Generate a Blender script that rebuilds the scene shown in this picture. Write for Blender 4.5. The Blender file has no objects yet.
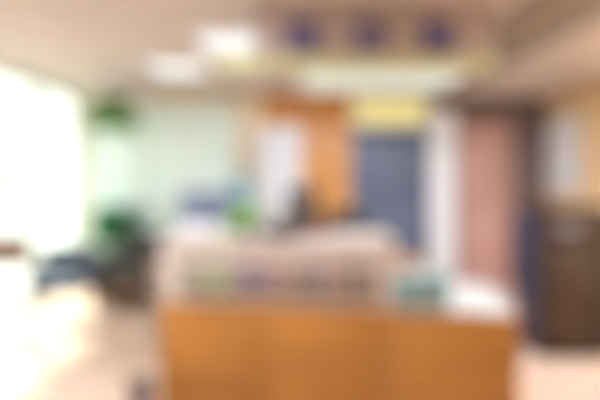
import bpy, bmesh, math, random
from mathutils import Vector, Matrix
random.seed(7)
C = bpy.context.scene.collection
sc = bpy.context.scene

# ------------------------------------------------------------------ materials
def lin(c):
    return tuple(((v/255)/12.92 if v/255 <= .04045 else (((v/255)+.055)/1.055)**2.4) for v in c)

def mat(name, rgb, rough=.5, var=.08, scale=6, spec=.5, metal=0, trans=0, bump=0, stretch=(1, 1, 1), coat=0, emit=None, power=0):
    """Plain procedural surface: the base colour broken up by a soft noise."""
    m = bpy.data.materials.new(name); m.use_nodes = True
    nt = m.node_tree; b = nt.nodes['Principled BSDF']
    tc = nt.nodes.new('ShaderNodeTexCoord'); mp = nt.nodes.new('ShaderNodeMapping')
    mp.inputs['Scale'].default_value = stretch
    nz = nt.nodes.new('ShaderNodeTexNoise'); nz.inputs['Scale'].default_value = scale; nz.inputs['Detail'].default_value = 4
    cr = nt.nodes.new('ShaderNodeValToRGB')
    c = lin(rgb)
    cr.color_ramp.elements[0].position = .3; cr.color_ramp.elements[1].position = .7
    cr.color_ramp.elements[0].color = (*[v*(1-var) for v in c], 1)
    cr.color_ramp.elements[1].color = (*[min(1, v*(1+var)) for v in c], 1)
    L = nt.links.new
    L(tc.outputs['Object'], mp.inputs['Vector']); L(mp.outputs['Vector'], nz.inputs['Vector'])
    L(nz.outputs['Fac'], cr.inputs['Fac']); L(cr.outputs['Color'], b.inputs['Base Color'])
    b.inputs['Roughness'].default_value = rough; b.inputs['Metallic'].default_value = metal
    b.inputs['Specular IOR Level'].default_value = spec
    b.inputs['Transmission Weight'].default_value = trans
    b.inputs['Coat Weight'].default_value = coat
    if bump:
        bp = nt.nodes.new('ShaderNodeBump'); bp.inputs['Strength'].default_value = bump; bp.inputs['Distance'].default_value = .01
        L(nz.outputs['Fac'], bp.inputs['Height']); L(bp.outputs['Normal'], b.inputs['Normal'])
    if emit:
        b.inputs['Emission Color'].default_value = (*lin(emit), 1); b.inputs['Emission Strength'].default_value = power
    return m

def wood(name, rgb, rough=.4, axis=0, var=.22, coat=.1):
    """Veneer: wave bands bent by noise, running along one axis."""
    m = bpy.data.materials.new(name); m.use_nodes = True
    nt = m.node_tree; b = nt.nodes['Principled BSDF']; L = nt.links.new
    tc = nt.nodes.new('ShaderNodeTexCoord'); mp = nt.nodes.new('ShaderNodeMapping')
    s = [9, 9, 9]; s[axis] = .8; mp.inputs['Scale'].default_value = s
    nz = nt.nodes.new('ShaderNodeTexNoise'); nz.inputs['Scale'].default_value = 2.2; nz.inputs['Detail'].default_value = 7
    nz.inputs['Distortion'].default_value = .7
    cr = nt.nodes.new('ShaderNodeValToRGB'); c = lin(rgb)
    cr.color_ramp.elements[0].position = .32; cr.color_ramp.elements[1].position = .68
    cr.color_ramp.elements[0].color = (*[v*(1-var) for v in c], 1)
    cr.color_ramp.elements[1].color = (*[min(1, v*(1+var)) for v in c], 1)
    L(tc.outputs['Object'], mp.inputs['Vector']); L(mp.outputs['Vector'], nz.inputs['Vector'])
    L(nz.outputs['Fac'], cr.inputs['Fac']); L(cr.outputs['Color'], b.inputs['Base Color'])
    b.inputs['Roughness'].default_value = rough; b.inputs['Coat Weight'].default_value = coat
    return m

def tiles(name, rgb, size, rough):
    m = bpy.data.materials.new(name); m.use_nodes = True
    nt = m.node_tree; b = nt.nodes['Principled BSDF']; L = nt.links.new
    tc = nt.nodes.new('ShaderNodeTexCoord'); br = nt.nodes.new('ShaderNodeTexBrick')
    br.offset = 0; br.inputs['Scale'].default_value = 1; br.inputs['Brick Width'].default_value = size
    br.inputs['Row Height'].default_value = size; br.inputs['Mortar Size'].default_value = .003
    c = lin(rgb)
    br.inputs['Color1'].default_value = (*c, 1); br.inputs['Color2'].default_value = (*[v*.95 for v in c], 1)
    br.inputs['Mortar'].default_value = (*[v*.7 for v in c], 1)
    L(tc.outputs['Object'], br.inputs['Vector']); L(br.outputs['Color'], b.inputs['Base Color'])
    b.inputs['Roughness'].default_value = rough; b.inputs['Specular IOR Level'].default_value = .6
    return m

def glow(name, rgb, power):
    m = bpy.data.materials.new(name); m.use_nodes = True
    nt = m.node_tree; nt.nodes.clear()
    o = nt.nodes.new('ShaderNodeOutputMaterial'); e = nt.nodes.new('ShaderNodeEmission')
    e.inputs['Color'].default_value = (*lin(rgb), 1); e.inputs['Strength'].default_value = power
    nt.links.new(e.outputs[0], o.inputs[0]); return m

def clear_glass(name, rgb, gloss=.06):
    m = bpy.data.materials.new(name); m.use_nodes = True
    nt = m.node_tree; nt.nodes.clear(); L = nt.links.new
    o = nt.nodes.new('ShaderNodeOutputMaterial'); t = nt.nodes.new('ShaderNodeBsdfTransparent')
    t.inputs['Color'].default_value = (*lin(rgb), 1)
    g = nt.nodes.new('ShaderNodeBsdfGlossy'); g.inputs['Roughness'].default_value = .03
    mx = nt.nodes.new('ShaderNodeMixShader'); mx.inputs[0].default_value = gloss
    L(t.outputs[0], mx.inputs[1]); L(g.outputs[0], mx.inputs[2]); L(mx.outputs[0], o.inputs[0]); return m

M = dict(
    floor=tiles('peach_floor_tile', (212, 180, 156), .6, .28),
    ceiling=mat('beige_ceiling_paint', (204, 190, 184), .9, .03, 3),
    soffit=mat('pale_soffit_paint', (228, 216, 210), .9, .03, 3),
    canopy=mat('canopy_paint', (184, 168, 162), .85, .03, 3),
    taupe=mat('shaded_ceiling_taupe', (148, 136, 124), .9, .03, 3),
    banner=mat('off_white_banner_cloth', (192, 190, 190), .7, .02, 5),
    cream=mat('cream_wall_paint', (244, 228, 202), .85, .03, 4),
    white=mat('white_paint', (246, 246, 248), .6, .02, 5),
    alu=mat('white_aluminium', (228, 232, 226), .35, .02, 5, metal=.1),
    desk=wood('orange_wood_veneer', (190, 130, 58), .42, 0),
    clad=wood('orange_wall_veneer', (214, 150, 80), .45, 2),
    rwall=wood('light_oak_wall_panel', (242, 204, 154), .5, 2, .12),
    dark=wood('dark_brown_wood', (60, 40, 22), .55, 2, .25, 0),
    darkframe=wood('purple_brown_wood', (120, 100, 96), .5, 2, .2),
    navy=mat('navy_lacquer', (44, 46, 72), .4, .06, 5),
    worktop=mat('white_laminate', (212, 212, 208), .35, .02, 8),
    fascia=mat('pinkish_beige_laminate', (228, 218, 212), .5, .04, 6),
    shelf=mat('pale_beige_laminate', (226, 214, 202), .4, .04, 6),
    plinth=mat('dark_plinth', (60, 50, 44), .6, .1, 6),
    acrylic=clear_glass('clear_acrylic', (240, 240, 240), .08),
    glass=clear_glass('window_glass', (244, 250, 246), .06),
    mint=mat('frosted_mint_glass', (224, 240, 234), .25, .03, 2, coat=.2),
    teal=mat('teal_card', (150, 186, 188), .55, .06, 10),
    tealdk=mat('teal_card_lid', (140, 176, 178), .55, .06, 10),
    metal=mat('brushed_metal', (170, 170, 172), .3, .05, 30, metal=.9),
    chrome=mat('polished_metal', (205, 205, 208), .15, .02, 30, metal=1),
    doornavy=mat('slate_blue_door', (98, 108, 130), .45, .06, 4),
    salmon=mat('salmon_door_paint', (208, 164, 152), .5, .05, 4),
    yellow=glow('backlit_yellow_acrylic', (246, 226, 150), .75),
    panel=glow('lamp_diffuser', (250, 248, 246), .98),
    bright=glow('added_front_diffuser', (228, 240, 255), 9.5),
    strong=glow('added_fill_diffuser', (230, 241, 255), 31),
    under=glow('canopy_light_panel', (250, 248, 228), .6),
    olive=mat('olive_edge_rail', (206, 206, 150), .5, .05, 8),
    sign=mat('navy_plaque', (104, 102, 142), .4, .04, 8),
    signrim=mat('navy_plaque_rim', (84, 82, 122), .3, .03, 8),
    signmid=mat('greyer_navy_plaque', (118, 110, 142), .4, .04, 8),
    charcoal=mat('charcoal_fabric', (72, 70, 65), .9, .12, 60, bump=.2),
    charbase=mat('brown_upholstery', (92, 70, 48), .85, .1, 50, bump=.2),
    bluegrey=mat('blue_grey_fabric', (80, 90, 102), .9, .1, 60, bump=.2),
    black=mat('black_plastic', (38, 34, 36), .5, .08, 20),
    chairdk=mat('dark_brown_mesh_fabric', (62, 50, 50), .85, .12, 80, bump=.2),
    screenb=mat('blue_grey_plastic', (122, 136, 158), .45, .05, 10),
    screen=mat('dark_screen', (40, 46, 60), .15, .03, 10),
    leaf=mat('dark_green_leaf', (72, 152, 100), .5, .35, 14),
    leafmid=mat('mid_green_leaf', (116, 166, 96), .5, .3, 14),
    leaflime=mat('lime_green_leaf', (160, 212, 88), .5, .25, 14),
    pot=mat('grey_ceramic', (148, 144, 140), .4, .05, 10),
    potwhite=mat('white_ceramic', (225, 225, 220), .3, .03, 10),
    soil=mat('potting_soil', (52, 38, 28), .95, .3, 40),
    brownwood=wood('walnut_chair_wood', (122, 96, 80), .5, 0),
    binm=mat('grey_purple_plastic', (128, 118, 128), .5, .05, 10),
    bottle=mat('blue_water_bottle', (150, 200, 214), .1, .03, 4, trans=.4),
    cooler=mat('cooler_white_plastic', (228, 234, 238), .35, .02, 8),
    phone=mat('plum_grey_plastic', (96, 80, 86), .45, .05, 10),
    red=mat('red_brown_plastic', (176, 92, 72), .4, .05, 10),
    paper=mat('white_paper', (240, 240, 242), .8, .02, 10),
    notice=mat('pale_orange_paper', (250, 196, 150), .8, .03, 10),
    pave=mat('pale_paving', (166, 165, 162), .8, .06, 2),
    oakdesk=wood('brown_work_desk', (176, 130, 92), .45, 0),
)

# ------------------------------------------------------------------ mesh helpers
class MB:
    def __init__(s): s.bm = bmesh.new()
    def _add(s, t, mtx=None):
        if mtx is not None: bmesh.ops.transform(t, matrix=mtx, verts=t.verts)
        me = bpy.data.meshes.new('tmp'); t.to_mesh(me); t.free(); s.bm.from_mesh(me); bpy.data.meshes.remove(me); return s
    def box(s, x0, y0, z0, x1, y1, z1, bev=.004, seg=2, mtx=None):
        t = bmesh.new(); bmesh.ops.create_cube(t, size=1)
        for v in t.verts:
            v.co = Vector((x0+(v.co.x+.5)*(x1-x0), y0+(v.co.y+.5)*(y1-y0), z0+(v.co.z+.5)*(z1-z0)))
        if bev:
            bev = min(bev, .45*min(abs(x1-x0), abs(y1-y0), abs(z1-z0)))
            bmesh.ops.bevel(t, geom=list(t.edges), offset=bev, segments=seg, profile=.5, affect='EDGES')
        return s._add(t, mtx)
    def lathe(s, prof, n=28, at=(0, 0, 0), mtx=None):
        t = bmesh.new(); rings = []
        for r, z in prof:
            if r < 1e-6: rings.append([t.verts.new((at[0], at[1], at[2]+z))])
            else: rings.append([t.verts.new((at[0]+r*math.cos(2*math.pi*k/n), at[1]+r*math.sin(2*math.pi*k/n), at[2]+z)) for k in range(n)])
        for a, b in zip(rings, rings[1:]):
            for k in range(n):
                k2 = (k+1) % n
                if len(a) == 1 and len(b) == 1: continue
                if len(a) == 1: t.faces.new((a[0], b[k2], b[k]))
                elif len(b) == 1: t.faces.new((a[k], a[k2], b[0]))
                else: t.faces.new((a[k], a[k2], b[k2], b[k]))
        bmesh.ops.recalc_face_normals(t, faces=t.faces)
        return s._add(t, mtx)
    def tube(s, pts, r, n=10):
        t = bmesh.new(); rings = []
        P = [Vector(p) for p in pts]
        for i, p in enumerate(P):
            d = (P[min(i+1, len(P)-1)]-P[max(i-1, 0)]).normalized()
            u = d.orthogonal().normalized() if i == 0 else (u - d*u.dot(d)).normalized()
            w = d.cross(u)
            rings.append([t.verts.new(p+u*r*math.cos(2*math.pi*k/n)+w*r*math.sin(2*math.pi*k/n)) for k in range(n)])
        for a, b in zip(rings, rings[1:]):
            for k in range(n): t.faces.new((a[k], a[(k+1) % n], b[(k+1) % n], b[k]))
        t.faces.new(rings[0][::-1]); t.faces.new(rings[-1])
        bmesh.ops.recalc_face_normals(t, faces=t.faces)
        return s._add(t)
    def leaf(s, base, direction, length, width, droop=.4):
        """A thin pointed blade of five cross-ribs that bends down along its length."""
        d = Vector(direction).normalized(); side = d.cross(Vector((0, 0, 1)))
        if side.length < .05: side = Vector((1, 0, 0))
        side.normalize(); up = side.cross(d).normalized()
        b = s.bm; rows = []
        for i, w in enumerate((.12, .75, 1, .7, .04)):
            f = i/4; p = Vector(base)+d*length*f-Vector((0, 0, 1))*droop*length*f*f
            rows.append([b.verts.new(p-side*width*w/2+up*.12*width*w), b.verts.new(p), b.verts.new(p+side*width*w/2+up*.12*width*w)])
        for a, c in zip(rows, rows[1:]):
            for k in (0, 1): b.faces.new((a[k], a[k+1], c[k+1], c[k]))
        return s
    def build(s, name, m, parent=None, smooth=True):
        me = bpy.data.meshes.new(name); s.bm.to_mesh(me); s.bm.free()
        me.materials.append(m)
        if smooth:
            for p in me.polygons: p.use_smooth = True
            me.set_sharp_from_angle(angle=math.radians(35))
        o = bpy.data.objects.new(name, me); C.objects.link(o); o.parent = parent; return o

def tag(o, label, cat, group=None):
    o['label'] = label; o['category'] = cat
    if group: o['group'] = group
    return o
def thing(name, label, cat, loc=(0, 0, 0), rz=0, group=None):
    o = bpy.data.objects.new(name, None); C.objects.link(o); o.empty_display_size = .1
    o.location = loc; o.rotation_euler = (0, 0, rz); return tag(o, label, cat, group)
def struct(name, mb, m, parent=None):
    o = mb.build(name, m, parent)
    if parent is None: o['kind'] = 'structure'
    return o
def dup(root, loc, rz, label):
    """A copy of a thing with copies of its parts and sub-parts."""
    r = root.copy(); C.objects.link(r); r.location = loc; r.rotation_euler = (0, 0, rz); r['label'] = label
    for ch in list(root.children):
        c = ch.copy(); C.objects.link(c); c.parent = r
        for g in list(ch.children):
            d = g.copy(); C.objects.link(d); d.parent = c
    return r
box = lambda *a, **k: MB().box(*a, **k)
PI = math.pi

# ------------------------------------------------------------------ the setting
XL, XR, YF, YB, H = -3.0, 3.4, -2.0, 7.2, 2.62
struct('floor', box(XL-.15, YF-.15, -.12, XR+.15, YB+.15, 0, bev=0), M['floor'])
struct('ceiling', box(XL-.15, YF-.15, H, XR+.15, YB+.15, H+.12, bev=0), M['ceiling'])
struct('wall_back', box(XL-.15, YB, 0, XR+.15, YB+.15, H, bev=0), M['cream'])
struct('wall_front', box(XL-.15, YF-.15, 0, XR+.15, YF, H, bev=0), M['cream'])
struct('wall_right', box(XR, YF, 0, XR+.15, YB, H, bev=0), M['rwall'])
struct('wall_left', box(XL-.15, YF, 0, XL, 3.6, H, bev=0), M['cream'])
struct('ceiling_soffit', box(2.1, YF, H-.06, XR, YB, H, bev=.006), M['soffit'])
struct('ceiling_shade_strip', box(1.46, YF, H-.02, 2.1, YB-.165, H, bev=.003), M['taupe'])  # stands in for shaded ceiling, the shade put into its taupe colour
# glazed street front on the left
g = MB()
for y in (3.6, 4.8, 6.0, 7.12): g.box(XL-.11, y, 0, XL-.03, y+.08, H)
for z in (0, 2.2, H-.1):
    for y0, y1 in ((3.68, 4.8), (4.88, 6.0), (6.08, 7.12)): g.box(XL-.11, y0, z, XL-.03, y1, z+(.06 if z == 2.2 else .1), bev=.003)
w1 = struct('window_1', g, M['alu'])
for y0, y1 in ((3.68, 4.8), (4.88, 6.0), (6.08, 7.12)):
    for z0, z1 in ((.1, 2.2), (2.26, H-.1)):
        box(XL-.076, y0, z0, XL-.064, y1, z1, bev=0).build('pane', M['glass'], w1)
# frosted mint glazing in the back wall
g = MB()
wx0, wx1 = -2.9, -.9
xs = [wx0+(wx1-wx0)*k/3 for k in range(4)]
for x in xs: g.box(x-.025, YB-.06, 0, x+.025, YB, 2.5)
for z in (0, 1.0, 2.45):
    for a, b in zip(xs, xs[1:]): g.box(a+.025, YB-.06, z, b-.025, YB, z+.05, bev=.003)
w2 = struct('window_2', g, M['alu'])
for a, b in zip(xs, xs[1:]):
    for z0, z1 in ((.05, 1.0), (1.05, 2.45)): box(a+.025, YB-.035, z0, b-.025, YB-.02, z1, bev=0).build('pane', M['mint'], w2)
# orange veneer cladding beside the slate-blue door
g = MB()
for k in range(3): g.box(-.52+k*.405, YB-.025, .1, -.52+k*.405+.4, YB, H-.004, bev=.003)
struct('trim_1', g, M['clad'])
# slate-blue door with its frame
g = MB().box(.70, YB-.05, 0, .77, YB, 2.17).box(1.69, YB-.05, 0, 1.76, YB, 2.17).box(.77, YB-.05, 2.10, 1.69, YB, 2.17)
d1 = struct('door_1', g, M['doornavy'])
g = MB().box(.772, YB-.035, .01, 1.688, YB, 2.098)
for x0, x1 in ((.84, 1.20), (1.26, 1.62)):
    for z0, z1 in ((.2, 1.0), (1.1, 2.0)): g.box(x0, YB-.043, z0, x1, YB-.034, z1, bev=.006)
dl = g.build('door_leaf', M['doornavy'], d1)
MB().tube([(.86, YB-.04, 1.04), (.86, YB-.09, 1.04), (.98, YB-.09, 1.04)], .011).build('door_handle', M['metal'], dl)
# white pilaster between the doors
struct('trim_2', MB().box(1.78, YB-.16, 0, 2.12, YB, 2.42, bev=.008).box(1.765, YB-.175, 0, 2.135, YB, .1, bev=.006), M['white'])
# salmon door in a broad dark surround
g = MB().box(2.9, YB-.09, 0, 3.39, YB, 2.25).box(1.78, YB-.16, 2.424, 2.12, YB, H-.061, bev=.002).box(2.125, YB-.09, 2.25, 3.39, YB, H-.061).box(2.14, YB-.09, 0, 2.2, YB, 2.25)
d2 = struct('door_2', g, M['darkframe'])
g = MB().box(2.204, YB-.06, .01, 2.896, YB-.01, 2.245)
for z0, z1 in ((.18, .95), (1.1, 2.1)): g.box(2.3, YB-.068, z0, 2.8, YB-.058, z1, bev=.006)
dl = g.build('door_leaf', M['salmon'], d2)
MB().tube([(2.26, YB-.06, 1.04), (2.26, YB-.11, 1.04), (2.38, YB-.11, 1.04)], .011).build('door_handle', M['metal'], dl)
struct('baseboard_back', MB().box(-.87, YB-.015, 0, -.525, YB, .1, bev=.003), M['white'])
struct('baseboard_right', MB().box(XR-.015, YF, 0, XR, YB-.1, .1, bev=.003), M['darkframe'])
# pavement outside the street front
struct('pavement', box(-14, -6, -.16, XL-.15, 16, -.04, bev=0), M['pave'])

# ------------------------------------------------------------------ ceiling lamps
def ceiling_light(x, y, label, w=.6, d=.6, m='panel'):
    t = thing('ceiling_light', label, 'ceiling light', (x, y, H), 0, 'square ceiling lights')
    g = MB()
    for a in (-1, 1):
        g.box(-w/2, a*(d/2-.015)-.015, -.03, w/2, a*(d/2-.015)+.015, 0); g.box(a*(w/2-.015)-.015, -d/2+.03, -.03, a*(w/2-.015)+.015, d/2-.03, 0)
    g.build('frame', M['alu'], t)
    box(-w/2+.03, -d/2+.03, -.022, w/2-.03, d/2-.03, -.008, bev=0).build('diffuser', M[m], t)
    return t
lamp = ceiling_light(-1.25, 5.35, 'square ceiling light panel above the charcoal sofa area')
dup(lamp, (-.55, 4.35, H), 0, 'square ceiling light panel beside the left end of the reception canopy')
fill_lamp = ceiling_light(.85, 5.2, 'added unseen square light panel over the staff area before the slate-blue door', m='strong')  # this panel and its copies are added out of sight as fill light
dup(fill_lamp, (.1, 5.2, H), 0, 'added unseen square light panel over the staff area before the orange wall')
dup(fill_lamp, (-2.35, 2.7, H), 0, 'added unseen square light panel nearest the lounge chair and street window')
dup(fill_lamp, (-1.2, 2.7, H), 0, 'added unseen square light panel beyond the window end of the desk')
dup(fill_lamp, (2.75, 2.5, H-.06), 0, 'added unseen square light panel in the pale soffit before the sideboard')
dup(fill_lamp, (2.86, 3.8, H-.06), 0, 'added unseen square light panel in the pale soffit above the sideboard')
dup(fill_lamp, (2.86, 3.1, H-.06), 0, 'added unseen square light panel in the pale soffit, middle of its row')
soft = ceiling_light(-1.7, .6, 'added unseen square light panel above the visitor side by the window', m='bright')  # unseen panels added above the visitor side to light the desk front
dup(soft, (-1.7, -.9, H), 0, 'added unseen square light panel furthest from the desk by the window')
dup(soft, (-.7, .6, H), 0, 'added unseen square light panel above the middle of the visitor side')
dup(soft, (.2, -.9, H), 0, 'added unseen square light panel furthest from the desk in the middle')

# ------------------------------------------------------------------ canopy over the desk with its three plaques
cx0, cx1, cy0, cy1, cz = -.30, 1.28, 3.40, 4.35, 2.18
t = thing('reception_canopy', 'beige boxed canopy hanging from the ceiling above the reception desk', 'canopy', ((cx0+cx1)/2, (cy0+cy1)/2, cz))
ox, oy = (cx0+cx1)/2, (cy0+cy1)/2
box(cx0-ox, cy0-oy, .03, cx1-ox, cy1-oy, H-cz, bev=.008).build('boxed_body', M['canopy'], t)
g = MB(); g.box(-.52-ox, cy0-oy-.02, -.012, cx1-ox+.01, cy0-oy, .075, bev=.006)
g.build('edge_rail', M['olive'], t)['label'] = 'olive edge rail'
box(.02-ox, cy0-oy+.03, .004, 1.16-ox, cy1-oy-.04, .03, bev=.004).build('light_panel', M['under'], t)
def plaque(x, label, m):
    t = thing('sign_plaque', label, 'sign', (x, cy0-.001, 2.385), 0, 'navy plaques on the canopy')
    g = MB(); w = .105
    for a in (-1, 1):
        g.box(-w, -.022, a*(w-.008)-.008, w, 0, a*(w-.008)+.008); g.box(a*(w-.008)-.008, -.022, -w+.016, a*(w-.008)+.008, 0, w-.016)
    g.build('rim', M['signrim'], t); box(-w+.016, -.015, -w+.016, w-.016, 0, w-.016, bev=0).build('face', m, t)
plaque(.02, 'navy square plaque at the canopy end nearest the ceiling light, leftmost of three', M['sign'])
plaque(.46, 'greyer navy square plaque in the middle of the canopy front', M['signmid'])
plaque(.90, 'navy square plaque at the right end of the canopy front', M['sign'])

# ------------------------------------------------------------------ reception desk
DA = math.atan2(-.30, 1.95); D0 = Vector((-.81, 3.0, 0)); DW = 1.973
def on_desk(x, y, z): return D0+Matrix.Rotation(DA, 3, 'Z') @ Vector((x, y, z))
t = thing('reception_desk', 'orange wood reception desk with white worktop and raised beige counter', 'reception desk', D0, DA)
g = MB()
for k in range(3): g.box(k*DW/3+.001, 0, .09, (k+1)*DW/3-.001, .03, .74, bev=.003)
g.build('front_panel', M['desk'], t)
for x in (0, DW-.03): box(x, .031, .0, x+.03, .84, .714, bev=.003).build('end_panel', M['desk'], t)
box(.032, .05, 0, DW-.032, .08, .09, bev=.003).build('plinth', M['plinth'], t)
box(.0, .031, .715, DW, .86, .742, bev=.004).build('worktop', M['worktop'], t)
box(.0, .032, .742, 1.32, .06, 1.08, bev=.003).build('raised_panel', M['fascia'], t)
box(1.292, .061, .742, 1.32, .30, 1.08, bev=.003).build('return_panel', M['fascia'], t)
box(.0, .061, .742, .028, .30, 1.08, bev=.003).build('return_panel', M['fascia'], t)
box(-.015, .005, 1.08, 1.335, .36, 1.11, bev=.005).build('transaction_shelf', M['shelf'], t)
g = MB().box(.10, -.004, .79, 1.26, .030, .795, bev=.001).box(.10, -.004, .795, 1.26, .0, .85, bev=.001)
g.build('leaflet_rail', M['acrylic'], t)
cols = [('olive grey', (140, 136, 112)), ('stone grey', (152, 146, 132)), ('sage green', (146, 164, 116)), ('warm grey', (150, 138, 128)),
        ('plum', (118, 100, 128)), ('mauve grey', (140, 122, 124)), ('dusty rose', (160, 128, 116)), ('taupe', (140, 122, 110)),
        ('slate grey', (120, 112, 112)), ('pink beige', (168, 136, 126)), ('dark taupe', (118, 104, 94)), ('mushroom', (142, 126, 114))]
for k, (cn, rgb) in enumerate(cols):
    m = mat('leaflet_'+cn.replace(' ', '_'), tuple(v+22 for v in rgb), .5, .05, 12)
    g = MB()
    for j in range(3): g.box(-.042, .0045*j, 0, .042, .0045*j+.004, .175-.004*j, bev=.0006, seg=1)
    o = g.build('leaflet', m); o.location = on_desk(.15+k*.096, .006, .7965); o.rotation_euler = (math.radians(-3), 0, DA)
    where = ' at the window end of the rail' if k == 0 else (' in the rail nearest the teal box' if k == len(cols)-1 else ' standing in the rail')
    tag(o, f'{cn} leaflet{where} on the beige counter front', 'leaflet', 'leaflets on the counter front')

# teal storage box on the worktop
p = on_desk(1.48, .05, .742)
t = thing('storage_box', 'teal card storage box with lid on the white worktop', 'box', p, DA)
g = MB(); w, d, h, th = .145, .22, .175, .006
g.box(-w, 0, 0, w, d, th, bev=.001).box(-w, 0, th, -w+th, d, h, bev=.001).box(w-th, 0, th, w, d, h, bev=.001)
g.box(-w+th, 0, th, w-th, th, h, bev=.001).box(-w+th, d-th, th, w-th, d, h, bev=.001)
g.build('box_body', M['teal'], t)
MB().box(-w-.005, -.005, h, w+.005, d+.005, h+.006, bev=.002).box(-w-.005, -.005, h-.045, w+.005, -.001, h, bev=.001).box(-w-.005, d+.001, h-.045, w+.005, d+.005, h, bev=.001).box(-w-.005, -.001, h-.045, -w-.001, d+.001, h, bev=.001).box(w+.001, -.001, h-.045, w+.005, d+.001, h, bev=.001).build('lid', M['tealdk'], t)
g = MB()
for a in (-1, 1): g.box(-.045, -.004, .085+a*.022-.003, .045, 0, .085+a*.022+.003, bev=.001).box(a*.042-.003, -.004, .066, a*.042+.003, 0, .104, bev=.001)
g.build('label_frame', M['metal'], t)

# paper, telephone, stapler, small plant on the raised shelf
SZ = 1.1105
g = MB()
for k in range(7): g.box(-.105+random.uniform(-.006, .006), -.14+random.uniform(-.006, .006), k*.008, .105+random.uniform(-.006, .006), .14, k*.008+.0075, bev=.001, seg=1)
o = g.build('paper_stack', M['paper']); o.location = on_desk(.17, .19, SZ); o.rotation_euler = (0, 0, DA+.1)
tag(o, 'white stack of papers on the window end of the raised counter', 'paper')
t = thing('potted_plant', 'small lime green potted plant on the raised counter beside the papers', 'plant', on_desk(.46, .2, SZ))
MB().lathe([(0, 0), (.036, 0), (.040, .004), (.05, .075), (.053, .08), (.047, .08), (.044, .068), (0, .068)]).build('pot', M['pot'], t)
g = MB()
for k in range(90):
    a = random.uniform(0, 2*PI); e = random.uniform(.15, 1.35)
    g.leaf((0, 0, .068), (math.cos(a)*math.cos(e), math.sin(a)*math.cos(e), math.sin(e)), random.uniform(.1, .19), .045, random.uniform(.1, .5))
g.build('foliage', M['leaflime'], t, smooth=False)
t = thing('telephone', 'plum grey desk telephone on the raised counter beside the lime plant', 'telephone', on_desk(.68, .19, SZ), DA+PI+.1)
g = bmesh.new()
vs = [g.verts.new(v) for v in ((-.1, -.1, 0), (.1, -.1, 0), (.1, .1, 0), (-.1, .1, 0), (-.1, -.1, .025), (.1, -.1, .025), (.1, .1, .085), (-.1, .1, .085))]
for f in ((3, 2, 1, 0), (4, 5, 6, 7), (0, 1, 5, 4), (1, 2, 6, 5), (2, 3, 7, 6), (3, 0, 4, 7)): g.faces.new([vs[i] for i in f])
bmesh.ops.bevel(g, geom=list(g.edges), offset=.006, segments=2, affect='EDGES'); q = MB(); q.bm.free(); q.bm = g; q.build('phone_body', M['phone'], t)
MB().tube([(-.07, -.085, .05), (-.07, -.08, .07), (-.07, -.04, .085), (-.07, .04, .108), (-.07, .085, .11), (-.07, .09, .095)], .017).build('handset', M['phone'], t)
g = MB()
for i in range(3):
    for j in range(4): g.box(-.01+i*.03, -.07+j*.027, .03+.0081*j, .01+i*.03, -.055+j*.027, .043+.0081*j, bev=.002)
g.build('keypad', M['pot'], t)
t = thing('stapler', 'small red brown stapler on the raised counter beside the telephone', 'stapler', on_desk(.9, .16, SZ), DA+.3)
box(-.06, -.016, 0, .06, .016, .008).build('base', M['black'], t)
MB().box(-.058, -.014, .02, .06, .014, .045, bev=.008).box(-.058, -.012, .008, -.03, .012, .02, bev=.001).build('arm', M['red'], t)
t = thing('document_tray', 'beige document tray of papers on the raised counter near the slate-blue door', 'tray', on_desk(1.14, .19, SZ), DA)
MB().box(-.16, -.12, 0, .16, .12, .006).box(-.16, -.12, .006, -.154, .12, .032, bev=.001).box(.154, -.12, .006, .16, .12, .032, bev=.001).box(-.154, .114, .006, .154, .12, .032, bev=.001).build('tray_body', M['shelf'], t)
box(-.14, -.11, .0065, .14, .10, .022, bev=.001).build('papers', M['shelf'], t)

# ------------------------------------------------------------------ staff side: work desk, monitors, chairs
t = thing('work_desk', 'brown staff work desk behind the reception counter', 'desk', (-.1, 4.6, 0))
box(-1.15, -.33, .71, 1.15, .33, .74).build('desk_top', M['oakdesk'], t)
for x in (-1, 1):
    for y in (-1, 1): box(x*1.1-.025, y*.28-.025, 0, x*1.1+.025, y*.28+.025, .71, bev=.003).build('leg', M['metal'], t)
def monitor(loc, rz, label):
    t = thing('computer_monitor', label, 'monitor', loc, rz, 'computer monitors on the staff desk')
    MB().box(-.25, -.02, .32, .25, .012, .63, bev=.008).box(-.14, -.04, .38, .14, -.019, .56, bev=.01).build('housing', M['screenb'], t)
    box(-.238, .0115, .335, .238, .0135, .618, bev=0).build('screen', M['screen'], t)
    MB().box(-.025, -.065, .01, .025, -.041, .52).build('stand', M['screenb'], t)
    MB().lathe([(0, 0), (.12, 0), (.12, .007), (.11, .011), (0, .011)], at=(0, -.03, 0)).build('base', M['screenb'], t)
    return t
mon = monitor((-.80, 4.52, .741), .25, 'blue grey computer monitor on the staff desk behind the stacked papers')
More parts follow.
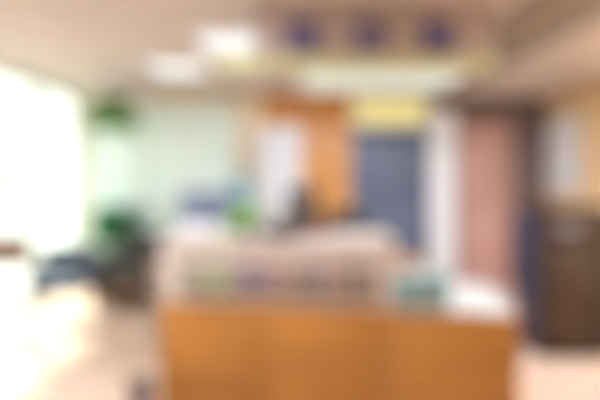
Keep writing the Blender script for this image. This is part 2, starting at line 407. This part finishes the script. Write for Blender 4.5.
def office_chair(loc, rz, label, head, z1):
    t = thing('office_chair', label, 'chair', loc, rz, 'dark office chairs behind the counter')
    MB().box(-.24, -.24, .44, .24, .24, .53, bev=.035, seg=4).build('seat', M['chairdk'], t)
    MB().box(-.22, .22, .58, .22, .29, z1, bev=.034, seg=4).build('backrest', M['chairdk'], t)
    if head:
        MB().box(-.16, .215, z1+.04, .16, .295, z1+.26, bev=.039, seg=4).box(-.03, .25, z1-.03, .03, .27, z1+.06).build('headrest', M['chairdk'], t)
    MB().tube([(0, .1, .43), (0, .27, .42), (0, .30, .5), (0, .30, .75)], .018).build('back_support', M['black'], t)
    for s in (-1, 1): MB().tube([(s*.25, .12, .47), (s*.30, .12, .5), (s*.30, .12, .68), (s*.30, -.14, .69)], .016).build('armrest', M['black'], t)
    MB().tube([(0, 0, .09), (0, 0, .44)], .026).build('gas_lift', M['chrome'], t)
    for k in range(5):
        a = k*2*PI/5+.3
        l = MB().tube([(.02*math.cos(a), .02*math.sin(a), .12), (.29*math.cos(a), .29*math.sin(a), .075)], .017).build('base_leg', M['black'], t)
        MB().tube([(.29*math.cos(a)-.018*math.sin(a), .29*math.sin(a)+.018*math.cos(a), .029), (.29*math.cos(a)+.018*math.sin(a), .29*math.sin(a)-.018*math.cos(a), .029)], .029, 16).build('caster', M['black'], l)
    return t
office_chair((.0, 5.25, 0), -.1, 'dark high-backed office chair with headrest before the white banner', True, 1.12)
office_chair((.54, 5.95, 0), -.1, 'dark low-backed office chair before the slate-blue door', False, 1.10)

# backlit sign above the slate-blue door
t = thing('light_box', 'plain yellow backlit sign box above the slate-blue door', 'sign', (1.23, YB, 2.2))
box(-.5, -.09, 0, .5, -.001, .36, bev=.006).build('casing', M['alu'], t)
box(-.48, -.096, .02, .48, -.09, .34, bev=0).build('face', M['yellow'], t)

# roll-up banner and water dispenser
t = thing('rollup_banner', 'plain white roll-up banner standing before the orange wall', 'banner', (-.265, 6.62, 0), 0)
MB().box(-.3, -.06, .02, .3, .06, .1, bev=.015).box(-.28, -.13, 0, -.22, .13, .02).box(.22, -.13, 0, .28, .13, .02).build('base', M['alu'], t)
box(-.28, -.004, .1, .28, .0, 2.1, bev=0).build('banner_sheet', M['banner'], t)
MB().tube([(0, .03, .1), (0, .03, 2.09)], .009).build('pole', M['metal'], t)
box(-.285, -.012, 2.1, .285, .034, 2.125).build('top_rail', M['alu'], t)
t = thing('water_dispenser', 'white water dispenser with a pale blue bottle beside the roll-up banner', 'water dispenser', (-.74, 6.7, 0))
MB().box(-.155, -.16, 0, .155, .16, .62, bev=.012).box(-.155, -.02, .62, .155, .16, .84, bev=.008).box(-.155, -.16, .84, .155, .16, 1.08, bev=.015).build('body', M['cooler'], t)
MB().lathe([(0, 1.082), (.05, 1.082), (.055, 1.11), (.125, 1.16), (.135, 1.19), (.130, 1.26), (.135, 1.28), (.130, 1.36), (.135, 1.38), (.135, 1.47), (.11, 1.5), (0, 1.5)]).build('bottle', M['bottle'], t)
for s, m in ((-1, 'screenb'), (1, 'red')):
    MB().tube([(s*.06, -.02, .76), (s*.06, -.07, .76), (s*.06, -.075, .72)], .012).build('tap', M[m], t)
box(-.11, -.15, .62, .11, -.03, .632, bev=.004).build('drip_tray', M['black'], t)

# ------------------------------------------------------------------ right side: sideboard and whiteboard
t = thing('sideboard', 'tall dark brown sideboard with a navy end against the oak wall', 'cabinet', (2.62, 4.2, 0))
MB().box(-.68, .03, .06, .68, .44, 1.19, bev=.004).build('carcass', M['dark'], t)
MB().box(-.70, .02, .06, -.681, .45, 1.19, bev=.003).build('end_panel', M['navy'], t)['label'] = 'navy end panel'
box(-.71, -.005, 1.19, .69, .455, 1.22, bev=.005).build('top', M['dark'], t)
MB().box(-.66, .05, 0, .66, .42, .06, bev=.002).build('plinth', M['plinth'], t)
for k in range(3):
    x0 = -.68+k*.4533
    dr = MB().box(x0+.002, .008, .92, x0+.451, .03, 1.185, bev=.003).build('drawer', M['dark'], t)
    MB().tube([(x0+.16, .008, 1.05), (x0+.16, -.015, 1.05), (x0+.30, -.015, 1.05), (x0+.30, .008, 1.05)], .006).build('handle', M['metal'], dr)
    dr = MB().box(x0+.002, .008, .065, x0+.451, .03, .915, bev=.003).box(x0+.06, .002, .12, x0+.395, .009, .86, bev=.004).build('door', M['dark'], t)
    MB().tube([(x0+.42, .008, .58), (x0+.42, -.015, .58), (x0+.42, -.015, .72), (x0+.42, .008, .72)], .006).build('handle', M['metal'], dr)
t = thing('whiteboard', 'blank white board with pale frame hanging on the oak wall', 'whiteboard', (XR, 6.68, 1.28))
g = MB().box(-.03, -.42, 0, -.001, .42, .025).box(-.03, -.42, .965, -.001, .42, .99)
for y in (-.42, .395): g.box(-.03, y, .025, -.001, y+.025, .965)
g.build('frame', M['alu'], t); box(-.02, -.395, .025, -.002, .395, .965, bev=0).build('board', M['paper'], t)
box(-.075, -.25, -.012, -.002, .25, -.001, bev=.003).build('pen_ledge', M['alu'], t)

# ------------------------------------------------------------------ left side: seating and plants by the street front
t = thing('sofa', 'charcoal two-seat sofa with brown base beside the floor plant', 'sofa', (-1.68, 5.95, 0))
MB().box(-.6, -.35, .1, .6, .35, .34, bev=.03, seg=3).build('base', M['charbase'], t)['label'] = 'brown upholstered base'
for x in (-.46, .002): MB().box(x, -.34, .341, x+.458, .17, .48, bev=.04, seg=4).build('seat_cushion', M['charcoal'], t)
MB().box(-.46, .175, .341, .46, .35, .84, bev=.06, seg=4).build('backrest', M['charcoal'], t)
for x in (-.6, .47): MB().box(x, -.35, .341, x+.13, .35, .64, bev=.04, seg=4).build('armrest', M['charcoal'], t)
for x in (-.52, .52):
    for y in (-.28, .28): MB().lathe([(0, 0), (.018, 0), (.028, .1), (0, .1)], 14, (x, y, 0)).build('foot', M['black'], t)
t = thing('lounge_chair', 'blue grey low lounge chair with thin legs by the street window', 'chair', (-2.36, 5.2, 0), .15)
MB().box(-.27, -.26, .36, .27, .24, .47, bev=.04, seg=4).build('seat', M['bluegrey'], t)
MB().box(-.27, .17, .472, .27, .27, .78, bev=.045, seg=4).build('backrest', M['bluegrey'], t)
for x in (-.27, .21): MB().box(x, -.24, .472, x+.06, .168, .6, bev=.025, seg=3).build('armrest', M['bluegrey'], t)
for x in (-1, 1):
    for y in (-1, 1): MB().tube([(x*.2, y*.2, .365), (x*.24, y*.23, 0)], .011).build('leg', M['chrome'], t)
t = thing('wooden_chair', 'brown wooden chair at the street window nearest the wall', 'chair', (-2.68, 4.6, 0), .1)
MB().box(-.2, -.21, .42, .2, .2, .45, bev=.01).build('seat', M['brownwood'], t)
g = MB().box(-.2, .18, .64, .2, .205, .96, bev=.008)
g.build('backrest', M['brownwood'], t)
for x in (-.18, .18):
    MB().tube([(x, .193, 0), (x, .193, .42)], .016).build('leg', M['chrome'], t); MB().tube([(x, -.18, 0), (x, -.18, .42)], .016).build('leg', M['chrome'], t)
    MB().tube([(x, .193, .45), (x, .193, .75)], .014).build('back_post', M['chrome'], t)
o = box(-.002, -.13, -.17, .002, .13, .17, bev=0).build('notice', M['notice']); o.location = (XL-.061, 5.35, 1.47)
tag(o, 'pale orange paper notice stuck on the street window glass', 'notice')

t = thing('potted_plant', 'bushy dark green floor plant standing behind the charcoal sofa', 'plant', (-2.42, 6.84, 0))
MB().lathe([(0, 0), (.15, 0), (.155, .01), (.2, .38), (.205, .4), (.185, .4), (.18, .35), (0, .35)]).build('pot', M['pot'], t)
MB().lathe([(0, .351), (.179, .351), (.0, .365)]).build('soil', M['soil'], t)
g = MB(); st = MB()
for k in range(34):
    a = k*2.4; r = random.uniform(.03, .32); z = random.uniform(.72, 1.12)
    e = Vector((r*math.cos(a), r*math.sin(a)*.45, z)); st.tube([(.04*math.cos(a), .04*math.sin(a), .35), tuple(e*.6+Vector((0, 0, .2))), tuple(e)], .006, 6)
    for j in range(12):
        b = random.uniform(0, 2*PI); u = random.uniform(-.2, 1.1)
        g.leaf(e-Vector((0, 0, random.uniform(0, .2))), (math.cos(b), math.sin(b)*.55, u), random.uniform(.13, .21), .085, random.uniform(.2, .7))
g.build('foliage', M['leaf'], t, smooth=False); st.build('stems', M['leafmid'], t)
t = thing('hanging_plant', 'green fern in a hanging basket under the ceiling by the mint glazing', 'plant', (-2.3, 6.35, H))
MB().lathe([(0, -.44), (.07, -.43), (.11, -.36), (.125, -.28), (.13, -.28), (.12, -.27), (.1, -.3), (0, -.31)]).build('basket', M['pot'], t)
g = MB()
for k in range(3):
    a = k*2*PI/3; g.tube([(.122*math.cos(a), .122*math.sin(a), -.275), (.02*math.cos(a), .02*math.sin(a), -.03)], .003, 6)
g.tube([(0, 0, -.04), (0, 0, 0)], .022, 12); g.build('hanger', M['metal'], t)
g = MB()
for k in range(420):
    a = random.uniform(0, 2*PI); u = random.uniform(-.5, 1.6)
    g.leaf((.06*math.cos(a), .06*math.sin(a), -.29), (math.cos(a), math.sin(a), u), random.uniform(.17, .31), .075, random.uniform(.2, 1.2))
g.build('foliage', M['leafmid'], t, smooth=False)

# small bin at the desk end
t = thing('waste_bin', 'small grey waste bin on the floor beside the reception desk end', 'bin', (-.87, 2.86, 0))
MB().lathe([(0, 0), (.055, 0), (.058, .005), (.07, .34), (.066, .34), (.054, .012), (0, .012)]).build('bin_body', M['binm'], t)
MB().lathe([(.0705, .325), (.075, .33), (.075, .348), (.066, .348), (.066, .3405), (.0705, .3405)]).build('rim', M['black'], t)

# ------------------------------------------------------------------ light and camera
w = bpy.data.worlds.new('World'); sc.world = w; w.use_nodes = True
bg = w.node_tree.nodes['Background']; bg.inputs['Color'].default_value = (1, .99, .97, 1); bg.inputs['Strength'].default_value = 1.6
l = bpy.data.lights.new('sun', 'SUN'); l.energy = 13; l.angle = math.radians(3); l.color = (1, .99, .98)
o = bpy.data.objects.new('sun', l); C.objects.link(o); o.rotation_euler = Vector((.5, -.35, -1)).to_track_quat('-Z', 'Y').to_euler()

cam = bpy.data.cameras.new('camera'); co = bpy.data.objects.new('camera', cam); C.objects.link(co)
co.location = (0, 0, 1.45); co.rotation_euler = (PI/2, 0, 0)
cam.sensor_width = 36; cam.lens = 31.2; cam.shift_y = -20/600; cam.clip_start = .02
cam.dof.use_dof = True; cam.dof.focus_distance = .30; cam.dof.aperture_fstop = 1.5
sc.camera = co
sc.view_settings.view_transform = 'Standard'; sc.view_settings.look = 'None'; sc.view_settings.gamma = 1
sc.view_settings.use_curve_mapping = False
sc.view_settings.exposure = .5
sc.cycles.use_denoising = True
sc.cycles.max_bounces = 10
